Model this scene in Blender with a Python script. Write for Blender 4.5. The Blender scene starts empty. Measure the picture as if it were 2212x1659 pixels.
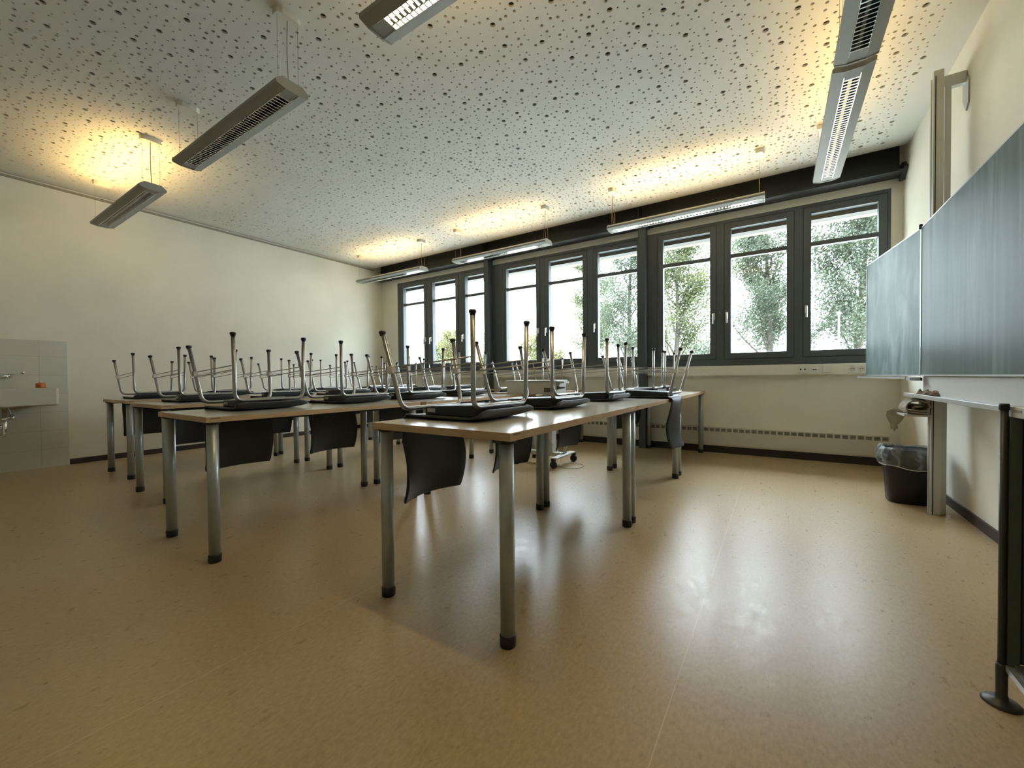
import bpy, bmesh, math, random
from mathutils import Vector, Matrix
random.seed(7)
PI = math.pi
S = bpy.context.scene
COL = S.collection

# ------------------------------------------------------------------ camera
cam_d = bpy.data.cameras.new('camera'); cam = bpy.data.objects.new('camera', cam_d); COL.objects.link(cam)
F_PX, YAW, PITCH, ROLL, CAM_H = 882.391, math.radians(33.119), math.radians(-0.924), math.radians(-0.506), 0.93
cam_d.sensor_fit = 'HORIZONTAL'; cam_d.sensor_width = 36.0; cam_d.lens = 36.0 * F_PX / 2212.0
cam_d.clip_start = 0.02; cam_d.clip_end = 500
_f = Vector((-math.sin(YAW)*math.cos(PITCH), math.cos(YAW)*math.cos(PITCH), math.sin(PITCH)))
_r = Vector((math.cos(YAW), math.sin(YAW), 0)); _u = _r.cross(_f)
_r2 = _r*math.cos(ROLL) + _u*math.sin(ROLL); _u2 = -_r*math.sin(ROLL) + _u*math.cos(ROLL)
cam.matrix_world = Matrix(((_r2.x, _u2.x, -_f.x, 0), (_r2.y, _u2.y, -_f.y, 0), (_r2.z, _u2.z, -_f.z, CAM_H), (0, 0, 0, 1)))
S.camera = cam

# ------------------------------------------------------------------ world, sun, exposure
w = bpy.data.worlds.new('world'); S.world = w; w.use_nodes = True
nt = w.node_tree; nt.nodes.clear()
_o = nt.nodes.new('ShaderNodeOutputWorld'); _b = nt.nodes.new('ShaderNodeBackground')
SKY_H, SKY_Z = 6.0, 26.0                      # bright hazy sky, brighter overhead than at the horizon
_g = nt.nodes.new('ShaderNodeTexCoord'); _s = nt.nodes.new('ShaderNodeSeparateXYZ'); _m = nt.nodes.new('ShaderNodeMapRange')
nt.links.new(_g.outputs['Generated'], _s.inputs[0]); nt.links.new(_s.outputs['Z'], _m.inputs['Value'])
_m.inputs['From Min'].default_value = 0.10; _m.inputs['From Max'].default_value = 0.85; _m.inputs['To Min'].default_value = SKY_H; _m.inputs['To Max'].default_value = SKY_Z
_b.inputs['Color'].default_value = (0.80, 0.90, 1.0, 1); nt.links.new(_m.outputs[0], _b.inputs['Strength'])
nt.links.new(_b.outputs[0], _o.inputs[0])
sun_d = bpy.data.lights.new('sun', 'SUN'); sun_d.energy = 4.0; sun_d.angle = math.radians(1.0); sun_d.color = (1, 0.93, 0.78)
sun = bpy.data.objects.new('sun', sun_d); COL.objects.link(sun)
sun.rotation_euler = Vector((-0.55, 0.75, -0.75)).to_track_quat('-Z', 'Y').to_euler()
vs = S.view_settings
S.display_settings.display_device = 'sRGB'
vs.view_transform = 'Standard'; vs.look = 'None'; vs.gamma = 1.0; vs.use_curve_mapping = False; vs.exposure = 0.9
cy = S.cycles
cy.use_denoising = True
cy.max_bounces = 10; cy.diffuse_bounces = 6; cy.glossy_bounces = 4; cy.transparent_max_bounces = 24; cy.transmission_bounces = 4
cy.sample_clamp_indirect = 6.0; cy.caustics_reflective = False; cy.caustics_refractive = False

# room numbers
XL, XR, YW, YB, HC = -6.637, 1.014, 5.453, -2.6, 3.071
GZ0, GZ1 = 1.195, 2.655
BAYS = [(-6.19, -3.85, [-6.10, -5.335, -4.570]), (-3.85, -1.45, [-3.722, -2.955, -2.185]), (-1.45, 0.93, [-1.310, -0.543, 0.220])]
for k, (a, b, s) in enumerate(BAYS):          # portals: guide sky light through the window openings
    ld = bpy.data.lights.new('window_portal', 'AREA'); ld.shape = 'RECTANGLE'; ld.size = b - a; ld.size_y = 1.7
    lo = bpy.data.objects.new('window_portal', ld); COL.objects.link(lo)
    lo.location = ((a+b)/2, 5.62, 1.92); lo.rotation_euler = (-PI/2, 0, 0)
    ld.cycles.is_portal = True

# ------------------------------------------------------------------ materials
def mat(name, col, rough=0.5, metal=0.0, spec=0.5, noise=0, nscale=20, bump=0, bscale=80, coat=0, aniso=0):
    m = bpy.data.materials.new(name); m.use_nodes = True
    n = m.node_tree.nodes; L = m.node_tree.links; p = n['Principled BSDF']
    p.inputs['Base Color'].default_value = (*col, 1); p.inputs['Roughness'].default_value = rough
    p.inputs['Metallic'].default_value = metal; p.inputs['Specular IOR Level'].default_value = spec
    p.inputs['Coat Weight'].default_value = coat
    tc = n.new('ShaderNodeTexCoord')
    if noise:
        t = n.new('ShaderNodeTexNoise'); t.inputs['Scale'].default_value = nscale; t.inputs['Detail'].default_value = 5
        L.new(tc.outputs['Object'], t.inputs['Vector'])
        r = n.new('ShaderNodeMapRange'); r.inputs['From Min'].default_value = 0.3; r.inputs['From Max'].default_value = 0.7
        r.inputs['To Min'].default_value = 1-noise; r.inputs['To Max'].default_value = 1+noise
        L.new(t.outputs['Fac'], r.inputs['Value'])
        x = n.new('ShaderNodeVectorMath'); x.operation = 'SCALE'; x.inputs[0].default_value = col
        L.new(r.outputs[0], x.inputs['Scale']); L.new(x.outputs[0], p.inputs['Base Color'])
    if bump:
        t = n.new('ShaderNodeTexNoise'); t.inputs['Scale'].default_value = bscale; t.inputs['Detail'].default_value = 4
        L.new(tc.outputs['Object'], t.inputs['Vector'])
        b = n.new('ShaderNodeBump'); b.inputs['Strength'].default_value = bump; b.inputs['Distance'].default_value = 0.01
        L.new(t.outputs['Fac'], b.inputs['Height']); L.new(b.outputs[0], p.inputs['Normal'])
    return m
M = {}
M['wall'] = mat('wall_paint', (0.78, 0.75, 0.64), 0.85, noise=0.03, nscale=3, bump=0.15, bscale=160)
M['wall_cream'] = mat('wall_paint_cream', (0.78, 0.76, 0.68), 0.85, noise=0.03, nscale=3, bump=0.12, bscale=160)
M['ceil'] = mat('gypsum_ceiling', (0.62, 0.62, 0.58), 0.9, noise=0.02, nscale=2)
M['void'] = mat('ceiling_fleece', (0.03, 0.025, 0.02), 0.95)
M['base'] = mat('baseboard_brown', (0.045, 0.03, 0.025), 0.6)
M['plinth'] = mat('plinth_dark', (0.03, 0.025, 0.022), 0.7)
M['trimgrey'] = mat('trim_grey', (0.30, 0.28, 0.22), 0.6)
M['anth'] = mat('anthracite_frame', (0.070, 0.088, 0.094), 0.42, noise=0.04, nscale=8)
M['anth_line'] = mat('gasket_black', (0.006, 0.007, 0.008), 0.6)
M['steel'] = mat('painted_steel_dark', (0.055, 0.070, 0.078), 0.4)
M['beam'] = mat('beam_dark', (0.02, 0.024, 0.024), 0.5)
M['white'] = mat('white_plastic', (0.72, 0.72, 0.68), 0.4)
M['offwhite'] = mat('offwhite_metal', (0.62, 0.60, 0.53), 0.45)
M['handle'] = mat('window_handle_metal', (0.80, 0.80, 0.80), 0.3, metal=0.5)
M['chrome'] = mat('chrome', (0.75, 0.75, 0.74), 0.12, metal=1.0)
M['alu'] = mat('brushed_aluminium', (0.62, 0.64, 0.65), 0.35, metal=0.8)
M['tube'] = mat('satin_chrome_tube', (0.38, 0.385, 0.375), 0.30, metal=0.9)
M['tleg'] = mat('silver_table_leg', (0.40, 0.44, 0.45), 0.36, metal=0.55, noise=0.05, nscale=40)
M['black'] = mat('black_plastic', (0.012, 0.012, 0.013), 0.45)
M['shell'] = mat('black_chair_shell', (0.022, 0.029, 0.033), 0.42, bump=0.12, bscale=400)
M['dark'] = mat('dark_green_panel', (0.10, 0.125, 0.118), 0.55, noise=0.05, nscale=60)
M['deskleg'] = mat('desk_leg_dark', (0.06, 0.065, 0.06), 0.4, metal=0.3)
M['desktop'] = mat('desk_top_white', (0.62, 0.61, 0.57), 0.3)
M['lamp'] = mat('lamp_housing', (0.29, 0.30, 0.27), 0.6)
M['louvre'] = mat('lamp_louvre_mirror', (0.85, 0.85, 0.83), 0.12, metal=1.0)
M['wire'] = mat('wire_grey', (0.35, 0.32, 0.25), 0.5)
M['cable_brown'] = mat('cable_brown', (0.20, 0.12, 0.05), 0.5)
M['post'] = mat('board_post', (0.52, 0.53, 0.50), 0.4, metal=0.35)
M['ceramic'] = mat('white_ceramic', (0.62, 0.62, 0.56), 0.15)
M['cloth'] = mat('grey_beige_cloth', (0.36, 0.33, 0.26), 0.95, noise=0.12, nscale=30, bump=0.5, bscale=300)
M['rag'] = mat('brown_rag', (0.25, 0.20, 0.15), 0.95, noise=0.3, nscale=25, bump=0.5, bscale=300)
M['cart'] = mat('cart_light_grey', (0.55, 0.56, 0.53), 0.45)
M['label'] = mat('label_silver', (0.55, 0.57, 0.57), 0.35)
M['ground_bounce'] = mat('pale_bounce_ground', (0.36, 0.35, 0.31), 0.9, noise=0.2, nscale=2)  # unseen ground, made pale to bounce light up onto the ceiling
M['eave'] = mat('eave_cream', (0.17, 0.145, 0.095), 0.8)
M['bark'] = mat('bark', (0.03, 0.027, 0.02), 0.9, noise=0.3, nscale=10)

def emis(name, col, st):
    m = bpy.data.materials.new(name); m.use_nodes = True; p = m.node_tree.nodes['Principled BSDF']
    p.inputs['Base Color'].default_value = (*col, 1); p.inputs['Emission Color'].default_value = (*col, 1); p.inputs['Emission Strength'].default_value = st
    return m
M['tube_on'] = emis('fluorescent_tube_lit', (1.0, 0.80, 0.42), 7)
M['tube_dim'] = emis('fluorescent_tube_dimmer', (1.0, 0.78, 0.34), 0.5)
M['tube_off'] = mat('fluorescent_tube_unlit', (0.75, 0.75, 0.72), 0.3)

def nodes_of(name):
    m = bpy.data.materials.new(name); m.use_nodes = True
    return m, m.node_tree.nodes, m.node_tree.links, m.node_tree.nodes['Principled BSDF']

# linoleum floor: mottled tan, scuffed gloss, two thin pale weld seams
m, n, L, p = nodes_of('linoleum'); M['floor'] = m
tc = n.new('ShaderNodeTexCoord'); 
a = n.new('ShaderNodeTexNoise'); a.inputs['Scale'].default_value = 95; a.inputs['Detail'].default_value = 6; a.inputs['Roughness'].default_value = 0.7
c = n.new('ShaderNodeTexNoise'); c.inputs['Scale'].default_value = 1.3; c.inputs['Detail'].default_value = 4
d = n.new('ShaderNodeTexVoronoi'); d.inputs['Scale'].default_value = 110
mp = n.new('ShaderNodeMapping'); mp.inputs['Scale'].default_value = (1, 0.45, 1)
L.new(tc.outputs['Object'], mp.inputs['Vector'])
for t in (a, d): L.new(mp.outputs[0], t.inputs['Vector'])
L.new(tc.outputs['Object'], c.inputs['Vector'])
cr = n.new('ShaderNodeValToRGB'); e = cr.color_ramp.elements
e[0].position = 0.22; e[0].color = (0.30, 0.222, 0.110, 1); e[1].position = 0.80; e[1].color = (0.56, 0.425, 0.245, 1)
mm = n.new('ShaderNodeMath'); mm.operation = 'MULTIPLY_ADD'; mm.inputs[1].default_value = 0.8; 
L.new(a.outputs['Fac'], mm.inputs[0])
m2 = n.new('ShaderNodeMath'); m2.operation = 'MULTIPLY'; m2.inputs[1].default_value = 0.22; L.new(c.outputs['Fac'], m2.inputs[0]); L.new(m2.outputs[0], mm.inputs[2])
L.new(mm.outputs[0], cr.inputs[0])
sx = n.new('ShaderNodeSeparateXYZ'); L.new(tc.outputs['Object'], sx.inputs[0])
def seam(x0):
    s1 = n.new('ShaderNodeMath'); s1.operation = 'SUBTRACT'; s1.inputs[1].default_value = x0; L.new(sx.outputs['X'], s1.inputs[0])
    s2 = n.new('ShaderNodeMath'); s2.operation = 'ABSOLUTE'; L.new(s1.outputs[0], s2.inputs[0])
    s3 = n.new('ShaderNodeMath'); s3.operation = 'LESS_THAN'; s3.inputs[1].default_value = 0.0016; L.new(s2.outputs[0], s3.inputs[0]); return s3
sm = n.new('ShaderNodeMath'); sm.operation = 'MAXIMUM'; L.new(seam(-0.258).outputs[0], sm.inputs[0]); L.new(seam(-1.517).outputs[0], sm.inputs[1])
mx = n.new('ShaderNodeMixRGB'); mx.inputs['Color2'].default_value = (0.56, 0.45, 0.28, 1); L.new(sm.outputs[0], mx.inputs['Fac']); L.new(cr.outputs[0], mx.inputs['Color1'])
L.new(mx.outputs[0], p.inputs['Base Color'])
rr = n.new('ShaderNodeTexNoise'); rr.inputs['Scale'].default_value = 30; rr.inputs['Detail'].default_value = 8; rr.inputs['Roughness'].default_value = 0.75
L.new(mp.outputs[0], rr.inputs['Vector'])
rm = n.new('ShaderNodeMapRange'); rm.inputs['From Min'].default_value = 0.3; rm.inputs['From Max'].default_value = 0.7; rm.inputs['To Min'].default_value = 0.25; rm.inputs['To Max'].default_value = 0.36
L.new(rr.outputs['Fac'], rm.inputs['Value']); L.new(rm.outputs[0], p.inputs['Roughness'])
bp = n.new('ShaderNodeBump'); bp.inputs['Strength'].default_value = 0.05; bp.inputs['Distance'].default_value = 0.004
L.new(a.outputs['Fac'], bp.inputs['Height']); L.new(bp.outputs[0], p.inputs['Normal'])
p.inputs['Specular IOR Level'].default_value = 0.55

# wood edge band / beech
def wood(name, c0, c1, rough=0.45):
    m, n, L, p = nodes_of(name); tc = n.new('ShaderNodeTexCoord'); mp = n.new('ShaderNodeMapping'); mp.inputs['Scale'].default_value = (3, 3, 60)
    t = n.new('ShaderNodeTexNoise'); t.inputs['Scale'].default_value = 4; t.inputs['Detail'].default_value = 6
    L.new(tc.outputs['Object'], mp.inputs[0]); L.new(mp.outputs[0], t.inputs['Vector'])
    cr = n.new('ShaderNodeValToRGB'); e = cr.color_ramp.elements; e[0].position = 0.3; e[0].color = (*c0, 1); e[1].position = 0.7; e[1].color = (*c1, 1)
    L.new(t.outputs['Fac'], cr.inputs[0]); L.new(cr.outputs[0], p.inputs['Base Color']); p.inputs['Roughness'].default_value = rough
    return m
M['edge'] = wood('beech_edge_band', (0.46, 0.315, 0.175), (0.62, 0.455, 0.28))
# laminate table top
M['top'] = mat('laminate_top', (0.60, 0.58, 0.52), 0.17, noise=0.03, nscale=60, spec=0.9)
M['laminate_under'] = mat('laminate_underside', (0.30, 0.26, 0.20), 0.6)
# tiles
m, n, L, p = nodes_of('wall_tiles'); M['tile'] = m
tc = n.new('ShaderNodeTexCoord'); sp = n.new('ShaderNodeSeparateXYZ'); cb = n.new('ShaderNodeCombineXYZ'); br = n.new('ShaderNodeTexBrick')
L.new(tc.outputs['Object'], sp.inputs[0]); L.new(sp.outputs['Y'], cb.inputs['X']); L.new(sp.outputs['Z'], cb.inputs['Y']); L.new(cb.outputs[0], br.inputs['Vector'])
br.offset = 0; br.inputs['Scale'].default_value = 1; br.inputs['Brick Width'].default_value = 0.30; br.inputs['Row Height'].default_value = 0.20
br.inputs['Mortar Size'].default_value = 0.002; br.inputs['Color1'].default_value = (0.62, 0.61, 0.53, 1); br.inputs['Color2'].default_value = (0.60, 0.595, 0.515, 1); br.inputs['Mortar'].default_value = (0.47, 0.455, 0.38, 1)
L.new(br.outputs['Color'], p.inputs['Base Color']); p.inputs['Roughness'].default_value = 0.35
# chalkboard green with wiped chalk streaks
def board_mat(name, base, chalk, amt, scale):
    m, n, L, p = nodes_of(name); tc = n.new('ShaderNodeTexCoord'); mp = n.new('ShaderNodeMapping'); mp.inputs['Scale'].default_value = scale
    t = n.new('ShaderNodeTexNoise'); t.inputs['Scale'].default_value = 3.2; t.inputs['Detail'].default_value = 7; t.inputs['Roughness'].default_value = 0.6; t.inputs['Distortion'].default_value = 0.5
    t2 = n.new('ShaderNodeTexNoise'); t2.inputs['Scale'].default_value = 1.6; t2.inputs['Detail'].default_value = 3
    L.new(tc.outputs['Object'], mp.inputs[0]); L.new(mp.outputs[0], t.inputs['Vector']); L.new(tc.outputs['Object'], t2.inputs['Vector'])
    r = n.new('ShaderNodeMapRange'); r.inputs['From Min'].default_value = 0.42; r.inputs['From Max'].default_value = 0.72; L.new(t.outputs['Fac'], r.inputs['Value'])
    r2 = n.new('ShaderNodeMapRange'); r2.inputs['From Min'].default_value = 0.35; r2.inputs['From Max'].default_value = 0.65; r2.inputs['To Min'].default_value = 0.25; L.new(t2.outputs['Fac'], r2.inputs['Value'])
    q = n.new('ShaderNodeMath'); q.operation = 'MULTIPLY'; L.new(r.outputs[0], q.inputs[0]); L.new(r2.outputs[0], q.inputs[1])
    q2 = n.new('ShaderNodeMath'); q2.operation = 'MULTIPLY'; q2.inputs[1].default_value = amt; L.new(q.outputs[0], q2.inputs[0])
    x = n.new('ShaderNodeMixRGB'); x.inputs['Color1'].default_value = (*base, 1); x.inputs['Color2'].default_value = (*chalk, 1)
    L.new(q2.outputs[0], x.inputs['Fac']); L.new(x.outputs[0], p.inputs['Base Color']); p.inputs['Roughness'].default_value = 0.42
    return m
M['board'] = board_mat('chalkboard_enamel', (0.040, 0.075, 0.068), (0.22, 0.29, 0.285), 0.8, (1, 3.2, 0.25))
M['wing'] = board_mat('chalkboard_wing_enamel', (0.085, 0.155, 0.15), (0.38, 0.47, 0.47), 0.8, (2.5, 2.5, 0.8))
# glass pane: clear with a thin reflection
m = bpy.data.materials.new('window_glass'); m.use_nodes = True; n = m.node_tree.nodes; L = m.node_tree.links; n.clear()
o = n.new('ShaderNodeOutputMaterial'); tr = n.new('ShaderNodeBsdfTransparent'); tr.inputs[0].default_value = (0.97, 0.985, 0.98, 1)
gl = n.new('ShaderNodeBsdfGlossy'); gl.inputs['Roughness'].default_value = 0.02; lw = n.new('ShaderNodeLayerWeight'); pw = n.new('ShaderNodeMath'); pw.operation = 'POWER'; pw.inputs[1].default_value = 5; L.new(lw.outputs['Facing'], pw.inputs[0])
fr = n.new('ShaderNodeMath'); fr.operation = 'MULTIPLY_ADD'; fr.inputs[1].default_value = 0.7; fr.inputs[2].default_value = 0.04; L.new(pw.outputs[0], fr.inputs[0]); mx = n.new('ShaderNodeMixShader')
L.new(fr.outputs[0], mx.inputs[0]); L.new(tr.outputs[0], mx.inputs[1]); L.new(gl.outputs[0], mx.inputs[2]); L.new(mx.outputs[0], o.inputs[0]); M['glass'] = m
# clear bin liner film
m = bpy.data.materials.new('clear_film'); m.use_nodes = True; n = m.node_tree.nodes; L = m.node_tree.links; n.clear()
o = n.new('ShaderNodeOutputMaterial'); tr = n.new('ShaderNodeBsdfTransparent'); tr.inputs[0].default_value = (0.80, 0.84, 0.86, 1)
gl = n.new('ShaderNodeBsdfPrincipled'); gl.inputs['Base Color'].default_value = (0.55, 0.60, 0.62, 1); gl.inputs['Roughness'].default_value = 0.22
tc = n.new('ShaderNodeTexCoord'); mp = n.new('ShaderNodeMapping'); mp.inputs['Scale'].default_value = (6, 6, 2.5); t = n.new('ShaderNodeTexNoise'); t.inputs['Scale'].default_value = 2.5; t.inputs['Detail'].default_value = 4; t.inputs['Distortion'].default_value = 1.2
L.new(tc.outputs['Object'], mp.inputs[0]); L.new(mp.outputs[0], t.inputs['Vector'])
bq = n.new('ShaderNodeBump'); bq.inputs['Strength'].default_value = 0.5; bq.inputs['Distance'].default_value = 0.03; L.new(t.outputs['Fac'], bq.inputs['Height']); L.new(bq.outputs[0], gl.inputs['Normal'])
r = n.new('ShaderNodeMapRange'); r.inputs['From Min'].default_value = 0.4; r.inputs['From Max'].default_value = 0.7; r.inputs['To Min'].default_value = 0.14; r.inputs['To Max'].default_value = 0.55; L.new(t.outputs['Fac'], r.inputs['Value'])
mx = n.new('ShaderNodeMixShader'); L.new(r.outputs[0], mx.inputs[0]); L.new(tr.outputs[0], mx.inputs[1]); L.new(gl.outputs[0], mx.inputs[2]); L.new(mx.outputs[0], o.inputs[0]); M['film'] = m
# orange translucent soap bottle
M['soap'] = mat('orange_soap', (0.55, 0.16, 0.03), 0.15)
def leafmat(name, col, tcol):
    m, n, L, p = nodes_of(name); p.inputs['Base Color'].default_value = (*col, 1); p.inputs['Roughness'].default_value = 0.5
    o = n['Material Output']; tl = n.new('ShaderNodeBsdfTranslucent'); tl.inputs[0].default_value = (*tcol, 1); mx = n.new('ShaderNodeMixShader'); mx.inputs[0].default_value = 0.45
    L.new(p.outputs[0], mx.inputs[1]); L.new(tl.outputs[0], mx.inputs[2]); L.new(mx.outputs[0], o.inputs[0]); return m
M['leaf'] = leafmat('leaf_green', (0.036, 0.048, 0.018), (0.085, 0.105, 0.028))
M['leaf2'] = leafmat('leaf_greygreen', (0.038, 0.052, 0.036), (0.075, 0.100, 0.050))
M['leafy'] = leafmat('leaf_yellow', (0.05, 0.05, 0.010), (0.10, 0.098, 0.02))

# ------------------------------------------------------------------ mesh helpers
class MB:
    def __init__(s): s.v = []; s.f = []; s.sm = []
    def add(s, vs, fs, smooth=False):
        b = len(s.v); s.v += [tuple(v) for v in vs]; s.f += [tuple(i+b for i in f) for f in fs]; s.sm += [smooth]*len(fs); return s
    def box(s, a, b, mtx=None):
        x0, y0, z0 = a; x1, y1, z1 = b
        vs = [Vector(q) for q in ((x0,y0,z0),(x1,y0,z0),(x1,y1,z0),(x0,y1,z0),(x0,y0,z1),(x1,y0,z1),(x1,y1,z1),(x0,y1,z1))]
        if mtx: vs = [mtx @ q for q in vs]
        return s.add(vs, [(0,3,2,1),(4,5,6,7),(0,1,5,4),(1,2,6,5),(2,3,7,6),(3,0,4,7)])
    def prism(s, poly, axis, a, b):                      # poly in the two other axes, extruded along axis
        n = len(poly); vs = []
        for t in (a, b):
            for (p, q) in poly: vs.append({'x': (t, p, q), 'y': (p, t, q), 'z': (p, q, t)}[axis])
        fs = [tuple(range(n)), tuple(range(2*n-1, n-1, -1))] + [(i, i+n, (i+1) % n+n, (i+1) % n) for i in range(n)]
        return s.add(vs, fs)
    def lathe(s, prof, c=(0,0,0), seg=20, smooth=True, axis='z'):
        vs = []; fs = []; n = len(prof)
        for i in range(seg):
            a = 2*PI*i/seg
            for (r, z) in prof:
                q = (r*math.cos(a), r*math.sin(a), z)
                if axis == 'x': q = (q[2], q[0], q[1])
                if axis == 'y': q = (q[0], q[2], q[1])
                vs.append((c[0]+q[0], c[1]+q[1], c[2]+q[2]))
        for i in range(seg):
            j = (i+1) % seg
            for k in range(n-1): fs.append((i*n+k, j*n+k, j*n+k+1, i*n+k+1))
        s.add(vs, fs, smooth)
        b = len(s.v) - len(vs)
        for k in (0, n-1):
            if prof[k][0] > 1e-6: s.f.append(tuple(b+i*n+k for i in range(seg))); s.sm.append(False)
        return s
    def tube(s, pts, r, seg=10, cap=True, radii=None):
        pts = [Vector(q) for q in pts]; N = len(pts); rings = []
        t0 = (pts[1]-pts[0]).normalized(); up = Vector((0,0,1)) if abs(t0.z) < 0.9 else Vector((1,0,0))
        nrm = t0.cross(up).normalized()
        for i in range(N):
            t = ((pts[min(i+1,N-1)]-pts[i]).normalized() + (pts[i]-pts[max(i-1,0)]).normalized())
            if t.length < 1e-6: t = t0
            t.normalize(); nrm = (nrm - t*nrm.dot(t)).normalized(); bn = t.cross(nrm)
            rr = radii[i] if radii else r
            rings.append([pts[i] + (nrm*math.cos(2*PI*k/seg) + bn*math.sin(2*PI*k/seg))*rr for k in range(seg)])
        vs = [v for R in rings for v in R]; fs = []
        for i in range(N-1):
            for k in range(seg): fs.append((i*seg+k, i*seg+(k+1) % seg, (i+1)*seg+(k+1) % seg, (i+1)*seg+k))
        s.add(vs, fs, True)
        if cap:
            b = len(s.v)-len(vs); s.f += [tuple(b+k for k in reversed(range(seg))), tuple(b+(N-1)*seg+k for k in range(seg))]; s.sm += [False]*2
        return s
    def grid(s, fn, nu, nv, smooth=True):
        vs = [fn(i/nu, j/nv) for i in range(nu+1) for j in range(nv+1)]
        return s.add(vs, [(i*(nv+1)+j, i*(nv+1)+j+1, (i+1)*(nv+1)+j+1, (i+1)*(nv+1)+j) for i in range(nu) for j in range(nv)], smooth)
    def build(s, name, m, parent=None, bevel=0, solid=0, sub=0, recalc=True):
        me = bpy.data.meshes.new(name); me.from_pydata(s.v, [], s.f); me.polygons.foreach_set('use_smooth', s.sm)
        me.materials.append(M[m] if isinstance(m, str) else m)
        if recalc:
            b = bmesh.new(); b.from_mesh(me); bmesh.ops.recalc_face_normals(b, faces=b.faces); b.to_mesh(me); b.free()
        me.update(); o = bpy.data.objects.new(name, me); COL.objects.link(o)
        if parent: o.parent = parent
        if solid:
            q = o.modifiers.new('solid', 'SOLIDIFY'); q.thickness = solid; q.offset = 0
        if bevel:
            q = o.modifiers.new('bevel', 'BEVEL'); q.width = bevel; q.segments = 2; q.limit_method = 'ANGLE'; q.angle_limit = math.radians(40)
        if sub:
            q = o.modifiers.new('sub', 'SUBSURF'); q.levels = sub; q.render_levels = sub
        return o
def fillet(pts, r, n=5):
    P = [Vector(q) for q in pts]; out = [P[0]]
    for i in range(1, len(P)-1):
        a = (P[i-1]-P[i]).normalized(); b = (P[i+1]-P[i]).normalized(); ang = a.angle(b); d = r/math.tan(ang/2)
        d = min(d, (P[i-1]-P[i]).length*0.49, (P[i+1]-P[i]).length*0.49); p0 = P[i]+a*d; p1 = P[i]+b*d
        for k in range(n+1):
            t = k/n; out.append(p0*(1-t)**2 + P[i]*2*t*(1-t) + p1*t*t)
    out.append(P[-1]); return out
def tag(o, label=None, cat=None, group=None, kind=None):
    if label: o['label'] = label
    if cat: o['category'] = cat
    if group: o['group'] = group
    if kind: o['kind'] = kind
    return o
def empty(name, loc=(0,0,0), rz=0, parent=None):
    o = bpy.data.objects.new(name, None); COL.objects.link(o); o.location = loc; o.rotation_euler = (0,0,rz); o.empty_display_size = 0.1
    if parent: o.parent = parent
    return o
def kids(o): return KID.get(o.name) or [c for c in bpy.data.objects if c.parent == o]
KID = {}
def copy_tree(o, parent=None):
    c = o.copy(); COL.objects.link(c)
    if parent: c.parent = parent
    for ch in kids(o): copy_tree(ch, c)
    return c
def struct(name, mb, m, parent=None, **k): return tag(mb.build(name, m, parent, **k), kind='structure')

# ------------------------------------------------------------------ room shell
struct('floor', MB().box((XL-.2, YB-.2, -0.12), (XR+.2, 5.60, 0)), 'floor')
struct('wall_left', MB().box((XL-.2, YB, 0), (XL, 5.7, 3.3)), 'wall')
struct('wall_right', MB().box((XR, YB, 0), (XR+.2, 5.7, 3.3)), 'wall')
struct('wall_back', MB().box((XL-.2, YB-.2, 0), (XR+.2, YB, 3.3)), 'wall')
mb = MB().box((XL, 5.50, 0), (XR, 5.70, 1.05)).box((XL, YW, 2.765), (XR, 5.70, 3.3)).box((XL, YW, 1.05), (-6.19, 5.70, 2.765)).box((0.93, YW, 1.05), (XR, 5.70, 2.765))
struct('wall_window', mb, 'wall_cream')
struct('baseboard_left', MB().box((XL, 1.107, 0), (XL+.012, 5.45, 0.062)), 'base')
struct('baseboard_right', MB().box((XR-.012, YB, 0), (XR, 5.45, 0.062)), 'base')
struct('baseboard_window', MB().box((XL, 5.47, 0), (XR, 5.50, 0.13)), 'plinth')
struct('trim_1', MB().box((XL, YB, 3.030), (XL+.02, 5.25, 3.052)), 'trimgrey')
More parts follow.
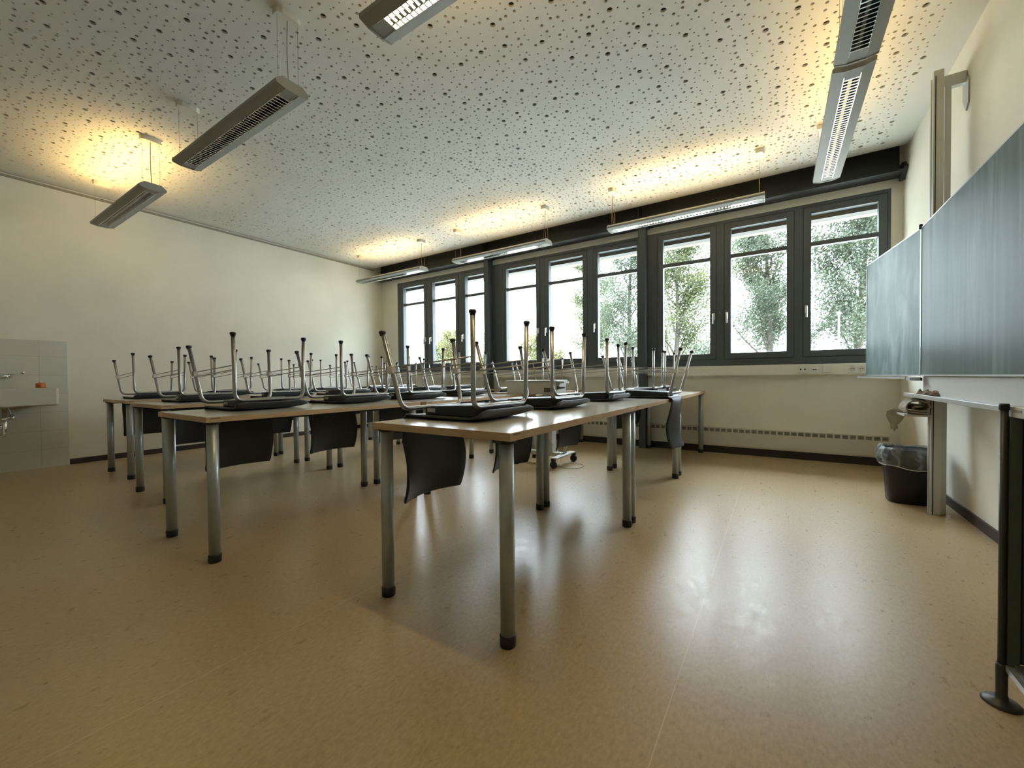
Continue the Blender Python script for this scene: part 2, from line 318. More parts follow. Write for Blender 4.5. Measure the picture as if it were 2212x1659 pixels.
# perforated gypsum ceiling: every hole is a real recess with a dark fleece behind it
CX0, CX1, CY0, CY1, CELL = -6.42, 0.84, -0.45, 5.12, 0.055
def ceiling():
    nx = int((CX1-CX0)/CELL); ny = int((CY1-CY0)/CELL); V = []; Fc = []; Vd = []; Fd = []
    rnd = random.Random(3)
    cxs = (CX1-CX0)/nx; cys = (CY1-CY0)/ny
    def warp(x, y):
        e = min(x-CX0, CX1-x, y-CY0, CY1-y); k = max(0, min(1, e/0.6))
        return x+k*0.06*math.sin(2.1*y+1.0*math.sin(1.3*x)), y+k*0.06*math.sin(1.9*x+1.2*math.sin(1.1*y))
    big = set()
    for i in range(nx):
        for j in range(ny):
            t = rnd.random()
            if t < .16 and not any((i+a, j+b) in big for a in (-2, -1, 0, 1, 2) for b in (-2, -1, 0, 1, 2)): r, jit = 0.0170, 0.007; big.add((i, j))
            else: r, jit = (0.0098, 0.0150) if t > .72 else (0.0058, 0.0195)
            if rnd.random() < 0.05: continue_hole = False
            else: continue_hole = True
            x0, y0 = CX0+i*cxs, CY0+j*cys
            per = []
            sides = [((x0, y0), (x0+cxs, y0)), ((x0+cxs, y0), (x0+cxs, y0+cys)), ((x0+cxs, y0+cys), (x0, y0+cys)), ((x0, y0+cys), (x0, y0))]
            K = 3 if r > 0.007 else 2
            for (a, b) in sides:
                for q in range(K): per.append(warp(a[0]+(b[0]-a[0])*q/K, a[1]+(b[1]-a[1])*q/K))
            N = len(per); base = len(V)
            if not continue_hole:
                V += [(x, y, HC) for x, y in per]; Fc.append(tuple(base+q for q in range(N))); continue
            cx, cyy = warp(x0+cxs/2+rnd.uniform(-jit, jit), y0+cys/2+rnd.uniform(-jit, jit))
            V += [(x, y, HC) for x, y in per]
            a0 = -3*PI/4
            ring = [(cx+r*math.cos(a0+2*PI*q/N), cyy+r*math.sin(a0+2*PI*q/N)) for q in range(N)]
            V += [(x, y, HC) for x, y in ring] + [(x, y, HC+0.0125) for x, y in ring]
            for q in range(N):
                q1 = (q+1) % N
                Fc.append((base+q, base+N+q, base+N+q1, base+q1)); Fc.append((base+N+q, base+2*N+q, base+2*N+q1, base+N+q1))
    me = bpy.data.meshes.new('ceiling'); me.from_pydata(V, [], Fc)
    # plain margins round the perforated field
    me.materials.append(M['ceil']); o = bpy.data.objects.new('ceiling', me); COL.objects.link(o); tag(o, kind='structure')
    mb = MB()
    mb.box((XL, YB, HC), (XR, CY0, HC+.03)).box((XL, CY1, HC), (XR, 5.20, HC+.03)).box((XL, CY0, HC), (CX0, CY1, HC+.03)).box((CX1, CY0, HC), (XR, CY1, HC+.03))
    arc = [(5.20, HC), (5.24, HC+.004), (5.275, HC+.016), (5.30, HC+.036), (5.31, HC+.06), (5.20, HC+.06)]
    mb.prism([(y, z) for y, z in arc], 'x', XL, XR)
    struct('ceiling_margin', mb, 'ceil', o)
    struct('ceiling_fleece', MB().box((CX0, CY0, HC+.0126), (CX1, CY1, HC+.03)), 'void', o)
    struct('ceiling_slab', MB().box((XL-.2, YB-.2, 3.16), (XR+.2, 5.70, 3.4)), 'ceil', o)
ceiling()
# steel beam over the windows, columns in front of them
b = MB().box((XL, 5.25, 2.846), (XR-.03, 5.45, 2.858)).box((XL, 5.425, 2.858), (XR-.03, 5.437, 3.16)).box((XL, 5.25, 3.148), (XR-.03, 5.45, 3.16))
for cxm in (-4.0, -1.5):
    b.box((cxm-.004, 5.27, 2.858), (cxm+.004, 5.425, 3.148))
b.prism([(5.23, 2.87), (5.33, 2.95), (5.45, 2.95), (5.45, 2.81), (5.36, 2.79)], 'x', XR-.03, XR-.002)
struct('beam_window', b, 'beam')
for (a, bb) in ((-4.0, -3.913), (-1.515, -1.430)):
    mc = MB().box((a, 5.32, 0), (bb, 5.332, 2.846)).box((a, 5.44, 0), (bb, 5.452, 2.846)).box((bb-.012, 5.332, 0), (bb, 5.44, 2.846)).box((a-.03, 5.30, 2.835), (bb+.03, 5.452, 2.846))
    struct('column_steel', mc, 'steel')

# windows
BLACKLINE = 0.004
for k, (a, b, sashes) in enumerate(BAYS):
    w_ = tag(empty('window_%d' % (k+1), ((a+b)/2, YW, 1.05)), kind='structure'); ox, oy, oz = w_.location
    def loc(o): o.location = (-ox, -oy, -oz)
    fr = MB(); y0, y1 = YW, YW+.075
    z0, z1 = 1.050, 2.765
    holes = [(s+.0, s+.687) for s in sashes]; so0, so1 = 1.122, 2.728
    xs = [a] + [x for h in holes for x in h] + [b]
    for i in range(0, len(xs), 2): fr.box((xs[i], y0, z0), (xs[i+1], y1, z1))
    for h in holes:
        fr.box((h[0], y0, z0), (h[1], y1, so0)); fr.box((h[0], y0, so1), (h[1], y1, z1))
    fr.box((a, YW-.012, 1.046), (b, YW, 1.060))
    o = fr.build('frame', 'anth', w_); loc(o)
    for si, s in enumerate(sashes):
        x0, x1 = s+BLACKLINE, s+.687-BLACKLINE; g0, g1 = s+.073, s+.687-.070; zz0, zz1 = so0+BLACKLINE, so1-BLACKLINE
        e = MB()
        e.box((x0, YW-.006, zz0), (g0, y1, zz1)).box((g1, YW-.006, zz0), (x1, y1, zz1)).box((g0, YW-.006, zz0), (g1, y1, GZ0)).box((g0, YW-.006, GZ1), (g1, y1, zz1))
        e.box((g0, YW+.012, 2.312), (g1, y1-.01, 2.358))
        sh = e.build('sash', 'anth', w_, bevel=0.003); loc(sh)
        gk = MB().box((x0-.004, y0+.02, zz0-.004), (x1+.004, y0+.03, zz0+.0)).box((x0-.004, y0+.02, zz1), (x1+.004, y0+.03, zz1+.004)).box((x0-.004, y0+.02, zz0), (x0, y0+.03, zz1)).box((x1, y0+.02, zz0), (x1+.004, y0+.03, zz1)).build('gasket', 'anth_line', sh)
        for nm, za, zb in (('pane', GZ0, 2.312), ('pane', 2.358, GZ1)):
            MB().box((g0, YW+.040, za), (g1, YW+.046, zb)).build(nm, 'glass', sh)
        hx = (x0+.027) if not (k == 2 and si == 0) else (x1-.027)
        if k != 2 and si == 0: hx = x1+0.02 if False else x1-.027
        hm = MB().box((hx-.013, YW-.014, 1.60), (hx+.013, YW-.006, 1.68)).tube(fillet([(hx, YW-.010, 1.662), (hx, YW-.050, 1.662), (hx, YW-.052, 1.548)], .014), .0095, 8)
        hd = hm.build('handle', 'handle', sh); tag(hd, 'pale metal window handle')
    bb = MB().box((a+.03, 5.55, 2.615), (b-.03, 5.68, 2.76)); o = bb.build('blind_box', 'anth_line', w_); loc(o)
    MB().box((a, 5.53, 1.02), (b, 5.80, 1.045)).build('outer_sill', 'alu', w_).location = (-ox, -oy, -oz)
# roof overhang outside; upper slab unseen, added to keep sun out of the room
struct('roof_eave_sun_slab', MB().box((XL-1.5, 5.70, 2.80), (XR+1.5, 6.40, 3.15)).box((XL-1.5, YB-1, 3.4), (XR+1.5, 6.45, 3.6)), 'eave')
# cable duct under the windows with sockets
struct('trim_2', MB().box((XL, YW-.013, 0.932), (-1.515, 5.50, 1.046)).box((-1.43, YW-.013, 0.932), (XR, 5.50, 1.046)).box((XL, YW-.016, .990), (XR, YW-.013, .992)), 'wall_cream')
def outlet(x0, x1, kind, label, cat='socket'):
    o = tag(empty('wall_socket' if kind != 'blank' else 'switch_plate', ((x0+x1)/2, YW-.013, .989)), label, cat)
    c = (x0+x1)/2; y = YW-.016; hw = (x1-x0)/2-.002
    MB().box((-hw, -.006, -.045), (hw, 0, .048)).build('cover_plate', 'white', o, bevel=.002)
    if kind == 'round2':
        MB().box((-.035, -.010, -.033), (.035, -.006, .037)).build('insert', 'white', o, bevel=.002)
        for dx in (-.019, .019): MB().lathe([(.0085, -.012), (.0085, -.004), (0, -.004)], (dx, 0, .0), 14, axis='y').build('jack_hole', 'black', o)
    elif kind == 'net':
        MB().box((-.025, -.010, -.028), (.025, -.006, .030)).build('insert', 'white', o, bevel=.002)
        MB().box((-.018, -.0105, -.008), (.0, -.0098, .002)).box((.002, -.0105, -.008), (.018, -.0098, .002)).build('port', 'black', o)
        MB().box((-.018, -.0105, .010), (.018, -.0098, .014)).build('label_strip', 'trimgrey', o)
    elif kind == 'blank':
        MB().box((-.037, -.014, -.038), (.037, -.006, .040)).build('rocker', 'white', o, bevel=.003)
    else:
        for dx in (-.036, .036):
            MB().lathe([(.027, -.007), (.027, -.0075), (.0235, -.0075), (.022, -.004), (0, -.004)], (dx, 0, .0), 20, axis='y').build('socket_well', 'offwhite', o)
            MB().lathe([(.0045, -.0078), (.0045, -.003), (0, -.003)], (dx-.010, 0, 0), 8, axis='y').lathe([(.0045, -.0078), (.0045, -.003), (0, -.003)], (dx+.010, 0, 0), 8, axis='y').box((dx-.020, -.0055, -.018), (dx+.020, -.0045, -.010)).box((dx-.020, -.0055, .010), (dx+.020, -.0045, .018)).build('pin_holes', 'black', o)
outlet(.177, .265, 'round2', 'white loudspeaker socket with two round black holes, under the window')
outlet(.274, .373, 'net', 'white data socket with two small black ports on the sill duct')
outlet(.385, .478, 'blank', 'raised white switch plate without holes, beside the data socket', 'switch')
outlet(.600, .745, 'schuko', 'white double power socket nearest the chalkboard wing')

# convector heater strips
def heater(x0, x1, label):
    o = tag(empty('convector_heater', ((x0+x1)/2, 5.485, 0.13)), label, 'heater', 'white convector heaters under the windows')
    c = (x0+x1)/2; hw = (x1-x0)/2; yf = -.035
    # face with a slotted band
    MB().box((-hw, yf, -.030), (hw, .012, .128)).box((-hw, yf+.012, -.045), (hw, .012, -.030)).box((-hw, yf, .168), (hw, .012, .178)).box((-hw, yf+.012, .128), (hw, .012, .168)).build('casing', 'offwhite', o)
    g = MB(); n = int((x1-x0)/.062); p = (x1-x0)/n
    for i in range(n+1):
        xx = -hw+i*p; g.box((max(-hw, xx-.0075), yf, .128), (min(hw, xx+.0075), yf+.011, .168))
    for i in range(n):
        for q in range(4):
            z = .134+q*.0095; g.box((-hw+i*p+.0075, yf+.002, z), (-hw+(i+1)*p-.0075, yf+.006, z+.0030))
    g.build('grille', 'offwhite', o)
    MB().box((-hw, yf+.0118, .1285), (hw, yf+.0119, .1675)).build('grille_shade_sheet', 'plinth', o)  # thin dark sheet stands in for the shade inside the slots
heater(-1.40, 0.93, 'white convector heater under the three windows beside the chalkboard')
heater(-3.86, -1.54, 'white convector heater under the middle group of windows, between the steel columns')
heater(-6.55, -4.03, 'white convector heater under the far left windows')
# tiled splashback
tag(MB().box((XL+.0005, -0.9, 0.0), (XL+.010, 1.107, 1.372)).build('tiled_splashback', 'tile'), 'white tiled splashback on the wall behind the washbasin', 'tiles')

# ------------------------------------------------------------------ tables
TT = 0.745
def make_table():
    t = empty('school_table', (0, 0, 0)); W, LN = 0.705, 1.415
    MB().box((-W/2+.003, -LN/2+.003, TT-.0275), (W/2-.003, LN/2-.003, TT)).build('tabletop', 'top', t)
    e = MB(); 
    e.box((-W/2, -LN/2, TT-.028), (-W/2+.003, LN/2, TT-.0005)).box((W/2-.003, -LN/2, TT-.028), (W/2, LN/2, TT-.0005)).box((-W/2+.003, -LN/2, TT-.028), (W/2-.003, -LN/2+.003, TT-.0005)).box((-W/2+.003, LN/2-.003, TT-.028), (W/2-.003, LN/2, TT-.0005))
    tag(e.build('edge_band', 'edge', t), 'beech coloured wooden edge')
    MB().box((-W/2+.09, -LN/2+.05, TT-.046), (-W/2+.11, LN/2-.05, TT-.028)).box((W/2-.11, -LN/2+.05, TT-.046), (W/2-.09, LN/2-.05, TT-.028)).build('under_rail', 'black', t)
    for sx in (-1, 1):
        for sy in (-1, 1):
            x, y = sx*(W/2-.044), sy*(LN/2-.041)
            lg = MB().lathe([(0.0262, .028), (.0262, TT-.042)], (x, y, 0), 24).build('leg', 'tleg', t)
            MB().lathe([(.0275, 0), (.029, .004), (.029, .038), (.0272, .041), (.0, .041)], (x, y, 0), 20).build('foot_cap', 'black', lg)
            MB().lathe([(.0262, TT-.042), (.036, TT-.034), (.040, TT-.028), (0, TT-.028)], (x, y, 0), 20).build('leg_plate', 'black', lg)
    MB().box((W/2+.0002, -LN/2+.018, TT-.010), (W/2+.0008, -LN/2+.062, TT-.0055)).build('maker_strip', 'cable_brown', t)
    return t
def index_children():
    KID.clear()
    for o in bpy.data.objects:
        if o.parent: KID.setdefault(o.parent.name, []).append(o)
T0 = make_table(); index_children(); t_used = False
# row name, centre x, [start y], text
ROWS = [
 ('R', -1.095, [1.125, 2.545, 4.005], 'the row nearest the chalkboard'),
 ('M', -2.700, [0.870, 2.325, 4.047], 'the second row from the chalkboard'),
 ('N', -4.190, [1.113, 2.570, 3.995], 'the third row from the chalkboard'),
 ('O', -5.440, [1.213, 2.631, 4.048], 'the row nearest the plain wall')]
OFFX = {('M', 0): -.010, ('M', 1): .025, ('M', 2): .030, ('O', 1): -.06, ('O', 2): -.06}
ORD = ['camera end', 'middle', 'window end']
for r, cx, ys, txt in ROWS:
    for i, y in enumerate(ys):
        t = copy_tree(T0) if t_used else T0; t_used = True
        t.location = (cx+OFFX.get((r, i), 0), y+.7075, 0)
        if (r, i) == ('M', 0): t.rotation_euler = (0, 0, math.radians(-1.2))
        if i == 1: lab = 'long school table in the middle of %s' % txt
        else: lab = 'long school table at the %s of %s' % (ORD[i], txt)
        tag(t, lab, 'table', 'long school tables standing end to end')

# ------------------------------------------------------------------ chairs, standing upside down on the tables
def make_chair():
    t = empty('school_chair', (0, 0, 0))
    prof = [(.452, .050), (.446, .034), (.430, .019), (.405, .010), (.36, .0055), (.28, .005), (.20, .006), (.12, .007), (.06, .008), (.020, .010), (-.002, .009), (-.016, .003), (-.0265, -.010), (-.029, -.030), (-.027, -.07), (-.021, -.12), (-.012, -.17), (-.006, -.22), (-.007, -.27), (-.014, -.32), (-.026, -.365), (-.040, -.402)]
    def cat(P, t):
        n = len(P)-1; x = min(t*n, n-1e-6); i = int(x); f = x-i
        p0, p1, p2, p3 = P[max(i-1, 0)], P[i], P[i+1], P[min(i+2, n)]
        return [0.5*((2*p1[k]) + (-p0[k]+p2[k])*f + (2*p0[k]-5*p1[k]+4*p2[k]-p3[k])*f*f + (-p0[k]+3*p1[k]-3*p2[k]+p3[k])*f**3) for k in (0, 1)]
    def hw(t):      # half width along the profile
        if t < .06: return .150+.068*math.sin(min(1, t/.06)*PI/2)
        if t < .42: return .218-.004*(t/.42)
        if t < .50: return .214-.020*((t-.42)/.08)
        if t < .95: return .194+.012*math.sin((t-.50)/.45*PI)+.008*((t-.5)/.45)
        return .204-.007*((t-.95)/.05)**2
    def fn(a, b):
        u, w_ = cat(prof, a); v = (b*2-1); W = hw(a)
        s = max(0, min(1, (a-.55)/.25))
        if a < .45: w_ += .010*(v**4)*(1 if a > .1 else .4) + .006*v*v*math.sin(a/.45*PI)*0
        u += s*(.055*v*v-.030)
        return (u, v*W, w_)
    sh = MB().grid(fn, 56, 16).build('seat_shell', 'shell', t, solid=.008)
    # hollow spacer under the seat, with a small plate on its side
    bl = MB(); pl = [(.045, -.118), (.36, -.128), (.385, -.105), (.385, .105), (.36, .128), (.045, .118), (.030, .100), (.030, -.100)]
    n = len(pl); vs = [(x, y, .012) for x, y in pl] + [(x, y, .050+.045*x) for x, y in pl]
    bl.add(vs, [tuple(range(n-1, -1, -1)), tuple(range(n, 2*n))] + [(i, (i+1) % n, (i+1) % n+n, i+n) for i in range(n)])
    sp = bl.build('seat_support', 'shell', t, bevel=.006)
    tag(MB().box((.062, -.1215, .026), (.112, -.1190, .043)).build('label_plate', 'label', sp), 'small silver label plate')
    fl = [(.412, -.212, .457), (.405, -.204, .044+.018), (.405, .204, .044+.018), (.412, .212, .457)]
    f1 = MB().tube(fillet(fl, .048, 7), .0108, 12).build('front_leg_frame', 'tube', t)
    rl = [(-.097, -.246, .402), (-.012, -.210, .042), (-.012, .210, .042), (-.097, .246, .402)]
    f2 = MB().tube(fillet(rl, .055, 7), .0108, 12).build('rear_leg_frame', 'tube', t)
    MB().tube([(.385, -.10, .066), (.395, -.085, .070), (.395, .085, .070), (.385, .10, .066)], .006, 8).build('front_clamp_bar', 'tube', t)
    for (x, y, z, fr) in ((.412, -.212, .452, f1), (.412, .212, .452, f1), (-.097, -.246, .397, f2), (-.097, .246, .397, f2)):
        MB().lathe([(.0118, -.014), (.0125, -.008), (.0165, .000), (.0165, .004), (.0120, .010), (0, .010)], (x, y, z), 14).build('foot_cap', 'black', fr)
    for s in (-1, 1):
        wr = MB()
        for dz0, dz1 in ((.238, .272), (.210, .246)):
            fr = (dz0-.042)/.36; xr = -.012-.085*fr; yr = .210+.036*fr
            wr.tube([(xr, s*yr+s*-.006, dz0), (xr+.03, s*(yr-.010), dz0+.002), (.20, s*.215, (dz0+dz1)/2), (.408, s*.208, dz1)], .0032, 6)
        st = wr.build('stretcher', 'tube', t)
        xr, yr = -.058, .229
        tag(MB().box((xr-.015, s*yr-.014, .208), (xr+.016, s*yr+.014, .242)).build('clip', 'white', st, bevel=.003), 'white plastic clip')
    return t
C0 = make_chair(); index_children(); c_used = False
EDGE = {'R': -1.4475, 'M': -3.0525, 'N': -4.5425, 'O': -5.7925}
CH = {
 'R': [(1.515, 0), (2.225, 0), (3.070, 0), (3.650, 1), (4.352, 0), (4.888, 0)],
 'M': [(1.310, 0), (2.010, 0), (2.635, 0), (3.285, 0), (4.550, 0), (5.130, 0)],
 'N': [(1.525, 0), (2.250, 0), (2.965, 0), (3.590, 0), (4.300, 0), (4.950, 0)],
 'O': [(1.570, 0), (2.225, 0), (3.030, 0), (3.600, 0), (4.400, 0), (4.990, 0)]}
NTH = ['first', 'second', 'third', 'fourth', 'fifth', 'sixth']
for r, cx, ys, txt in ROWS:
    reg = 0
    for i, (y, flip) in enumerate(CH[r]):
        c = copy_tree(C0) if c_used else C0; c_used = True
        ti = max(q for q in range(3) if ys[q] <= y)
        dx = OFFX.get((r, ti), 0)
        if flip:
            c.location = (cx+.3525+.002+dx, y, TT); c.rotation_euler = (0, 0, PI)
            lab = 'upturned black chair whose backrest hangs over the aisle side facing the chalkboard'
        else:
            rz = random.Random(i*7+ord(r)).uniform(-1.5, 1.5) if (r, i) != ('R', 0) else 0
            c.location = (EDGE[r]-.002+dx, y, TT); c.rotation_euler = (0, 0, math.radians(rz))
            nth = NTH[i] if not (r == 'R' and i > 3) else NTH[i]
            if i == 0: lab = 'upturned black chair on the camera end of %s' % txt
            elif i == 5: lab = 'upturned black chair closest to the windows in %s' % txt
            else: lab = 'upturned black chair, %s from the camera end in %s' % (nth, txt)
        tag(c, lab, 'chair', 'black chairs standing upside down on the tables')

# ------------------------------------------------------------------ pendant lamps
def pendant(name_label, x, y, ln, axis, tube_m, up, group='long pendant lamps under the ceiling', cable_end=1, down=0):
    t = tag(empty('pendant_lamp', (x, y, 2.60), 0 if axis == 'x' else PI/2), name_label, 'lamp', group)
    h = ln/2
    hs = MB()
    for s in (-1, 1):
        pr = [(s*.040, .0), (s*.093, .012), (s*.096, .030), (s*.060, .058), (s*.048, .058), (s*.082, .028), (s*.040, .022)]
        hs.prism(pr, 'x', -h+.012, h-.012)
    hs.build('housing', 'lamp', t)
    MB().box((-h+.012, -.050, .050), (h-.012, .050, .057)).build('louvre_dark_backing', 'steel', t)  # dark plate added above the louvre so the gaps between slats look shaded
    ec = [(-.096, .030), (-.093, .010), (-.040, -.002), (.040, -.002), (.093, .010), (.096, .030), (.060, .060), (-.060, .060)]
    for s in (-1, 1):
        MB().prism(ec, 'x', s*h-.012*(s > 0), s*h+.012*(s < 0)).build('end_cap', 'lamp', t)
        MB().box((s*(h-.055)-.04, -.040, .002), (s*(h-.055)+.04, .040, .006)).build('end_blank', 'lamp', t)
    lv = MB(); n = int((ln-.20)/.030)
    for i in range(n+1):
        xx = -h+.10+i*(ln-.20)/n
        lv.prism([(xx-.0035, .002), (xx+.0035, .002), (xx+.001, .020), (xx-.001, .020)], 'y', -.039, .039)
    for s in (-1, 1): lv.prism([(s*.039, .0), (s*.036, .0), (s*.030, .022), (s*.039, .022)], 'x', -h+.06, h-.06)
    lv.build('louvre', 'louvre', t)
    MB().tube([(-h+.07, 0, .036), (h-.07, 0, .036)], .0085, 12).build('light_tube', tube_m, t)
    for s in (-1, 1):
        cxx = s*(h-.045)
        can = [(.060*math.cos(2*PI*k/24)*.55+cxx, .070*math.sin(2*PI*k/24)) for k in range(24)]
        MB().prism([(cxx-.030, -.070), (cxx+.018, -.070), (cxx+.032, -.045), (cxx+.036, 0), (cxx+.032, .045), (cxx+.018, .070), (cxx-.030, .070)], 'z', .431, .4705).build('ceiling_canopy', 'offwhite', t)
        for q in (-1, 1): MB().tube([(cxx, q*.060, .055), (cxx, q*.060, .44)], .0011, 6).build('suspension_wire', 'wire', t)
    cxx = cable_end*(h-.045)
    MB().tube([(cxx, 0, .43), (cxx-.006, 0, .36), (cxx-.010, 0, .25), (cxx-.004, 0, .14), (cxx+.004, 0, .060)], .0028, 6).build('power_cable', 'cable_brown' if up else 'wire', t)
    if up:
        ld = bpy.data.lights.new('lamp_uplight', 'AREA'); ld.shape = 'RECTANGLE'; ld.size = ln-.18; ld.size_y = .07; ld.energy = up; ld.color = (1.0, .66, .24); ld.spread = math.radians(150)
        lo = bpy.data.objects.new('lamp_uplight', ld); COL.objects.link(lo); lo.parent = t; lo.location = (0, 0, .062); lo.rotation_euler = (PI, 0, 0)
    if down:
        ld = bpy.data.lights.new('lamp_downlight', 'AREA'); ld.shape = 'RECTANGLE'; ld.size = ln-.20; ld.size_y = .05; ld.energy = down; ld.color = (1.0, .74, .36)
        lo = bpy.data.objects.new('lamp_downlight', ld); COL.objects.link(lo); lo.parent = t; lo.location = (0, 0, .026)
UPW = 4.5
pendant('unlit pendant lamp with a bright mirrored louvre, hanging over the third table row', -3.135, 1.325, 1.53, 'x', 'tube_off', 0, cable_end=1)
pendant('pendant lamp hanging closest to the plain wall on the camera side', -5.375, 1.315, 1.55, 'x', 'tube_off', UPW*1.5)
pendant('glaring lit pendant lamp cut off by the top of the view, near the camera', -0.875, 1.33, 1.53, 'x', 'tube_on', UPW*1.2, down=6)
pendant('pendant lamp before the windows beside the chalkboard', -0.875, 4.605, 1.53, 'x', 'tube_dim', UPW*1.1, cable_end=-1)
pendant('pendant lamp before the middle group of windows', -3.185, 4.585, 1.53, 'x', 'tube_off', UPW*.9)
pendant('pendant lamp before the far left windows', -5.375, 4.585, 1.55, 'x', 'tube_off', UPW*.9)
pendant('pendant lamp along the chalkboard wall, its end towards the windows', .345, 3.70, 1.56, 'y', 'tube_dim', UPW*.55)
pendant('pendant lamp along the chalkboard wall, cut off by the top of the view', .345, 2.09, 1.56, 'y', 'tube_off', UPW*.55)

# ------------------------------------------------------------------ chalkboard
cb = tag(empty('chalkboard', (.82, 3.80, 0)), 'large green chalkboard with folding wing, on silver wall posts', 'chalkboard')
def lo(o): o.location = (-.82, -3.80, 0); return o
BZ0, BZ1 = .916, 1.908
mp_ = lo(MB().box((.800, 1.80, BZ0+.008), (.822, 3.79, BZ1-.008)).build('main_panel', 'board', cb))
MB().box((.797, 1.79, BZ0), (.824, 3.80, BZ0+.008)).box((.797, 1.79, BZ1-.008), (.824, 3.80, BZ1)).box((.797, 3.79, BZ0), (.824, 3.80, BZ1)).box((.797, 1.79, BZ0), (.824, 1.80, BZ1)).build('panel_edge', 'alu', mp_)
ang = math.atan2(-.135, 1.045)          # wing runs from the hinge towards the windows, turned slightly into the room
Mw = Matrix.Translation((.800, 3.803, 0)) @ Matrix.Rotation(-ang, 4, 'Z')
wl = 1.052
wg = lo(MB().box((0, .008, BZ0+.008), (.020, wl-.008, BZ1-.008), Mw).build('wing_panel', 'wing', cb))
MB().box((-.003, 0, BZ0), (.023, wl, BZ0+.008), Mw).box((-.003, 0, BZ1-.008), (.023, wl, BZ1), Mw).box((-.003, 0, BZ0), (.023, .008, BZ1), Mw).box((-.003, wl-.008, BZ0), (.023, wl, BZ1), Mw).build('wing_edge', 'alu', wg)
MB().box((-.055, .06, BZ0-.018), (.02, wl+.03, BZ0-.010), Mw).box((-.058, .06, BZ0-.020), (-.052, wl+.03, BZ0-.004), Mw).box((-.055, .0, BZ0-.010), (.0, .06, BZ0-.030), Mw).build('wing_ledge', 'alu', wg)
MB().box((-.03, .0, BZ0-.032), (.01, .055, BZ0-.012), Mw).build('stopper', 'black', wg)
lo(MB().lathe([(.010, BZ1-.01), (.010, BZ1+.018), (.006, BZ1+.022), (0, BZ1+.022)], (.797, 3.802, 0), 10).build('hinge_cap', 'black', cb))
for yp in (3.80, 1.90):
    ps = lo(MB().box((.842, yp-.045, 0), (.892, yp-.012, 2.895)).box((.838, yp-.012, 0), (.850, yp+.012, 2.86)).box((.865, yp-.008, 0), (.925, yp+.040, 2.83 if yp < 3 else .80)).build('post', 'post', cb, bevel=.002))
    MB().box((.850, yp-.0462, 0), (.855, yp-.045, 2.86)).build('guide_slot', 'anth_line', ps)
    MB().box((.905, yp-.0, 2.0), (.935, yp+.06, 2.80)).build('rear_rail', 'post', ps)
    ar = MB().box((.890, yp+.02, 2.80), (XR-.006, yp+.06, 2.875)).build('wall_arm', 'post', ps)
    MB().prism([(yp-.01, 2.80), (yp+.08, 2.90), (yp+.08, 2.70), (yp+.03, 2.62), (yp-.01, 2.66)], 'x', XR-.008, XR-.001).build('wall_plate', 'post', ar)
lo(MB().box((.826, 1.76, .79), (.836, 3.86, .925)).build('backing_strip', 'white', cb))
tr_ = lo(MB().box((.745, 1.76, .782), (.905, 3.90, .790)).box((.735, 1.76, .776), (.752, 3.90, .800)).build('chalk_tray', 'alu', cb, bevel=.002))
lo(MB().box((.700, 3.70, .648), (.836, 3.90, .662)).build('side_shelf', 'desktop', cb, bevel=.002))
lo(MB().box((.80, 3.76, .66), (.838, 3.84, .78)).build('shelf_bracket', 'post', cb))

# cloths
def crumple(name, label, c, size, amp, m, seed, cat='cloth', n=26):
    rnd = random.Random(seed); ph = [rnd.uniform(0, 6.28) for _ in range(8)]
    def fn(a, b):
        x = (a-.5)*size[0]; y = (b-.5)*size[1]; e = 1-max(abs(a-.5), abs(b-.5))*2
        z = amp*(.9+.7*math.sin(a*17+ph[0]+3*math.sin(b*5+ph[1]))*math.cos(b*13+ph[2])+.35*math.sin(b*31+a*11+ph[3]))*min(1, e*5)+.004
        return (c[0]+x+.012*math.sin(b*15+ph[4]), c[1]+y+.012*math.sin(a*14+ph[5]), c[2]+max(.003, z))
    o = MB().grid(fn, n, n).build(name, m, solid=.003); return tag(o, label, cat)
crumple('cleaning_rag', 'crumpled brown rag lying on the chalk tray', (.822, 3.66, .791), (.10, .30), .018, 'rag', 4)
# big cloth: folded roll on the side shelf, one end hanging over the bin
def cloth():
    t = tag(empty('board_cloth', (.76, 3.78, .662)), 'grey beige cloth folded over the small shelf, one end hanging above the bin', 'cloth')
    path = [(.05, .004), (-.030, .006), (-.058, .012), (-.066, .040), (-.058, .072), (-.030, .094), (.02, .100), (.055, .090), (.066, .060), (.050, .036), (.010, .030), (-.020, .036), (-.030, .052), (-.010, .062), (.02, .058)]
    def fn(a, b):
        n = len(path)-1; x = min(a*n, n-1e-6); i = int(x); f = x-i; p = [path[i][k]*(1-f)+path[i+1][k]*f for k in (0, 1)]
        sq_ = 1-.25*abs(b-.5)
        return (p[0]*.85+.005, (b-.5)*.20+.008*math.sin(a*9), (p[1]+.007*math.sin(b*9+a*6))*sq_*.98+.004)
    MB().grid(fn, 60, 16).build('folded_part', 'cloth', t, solid=.006)
    P = [(-.020, .070, .012), (-.045, .095, .018), (-.062, .118, -.005), (-.068, .135, -.045), (-.072, .145, -.085), (-.068, .150, -.125)]
    def fn2(a, b):
        n = len(P)-1; x = min(a*n, n-1e-6); i = int(x); f = x-i; p = [P[i][k]*(1-f)+P[i+1][k]*f for k in range(3)]
        wd = .024+.032*math.sin(min(1, a*1.2)*PI)**.8; v = (b-.5)*2
        return (p[0]+v*wd*.8, p[1]-v*wd*.5, p[2]+.010*math.cos(v*2.6+a*3)+.006*math.sin(v*7+a*4))
    MB().grid(fn2, 30, 16).build('hanging_part', 'cloth', t, solid=.004)
cloth()

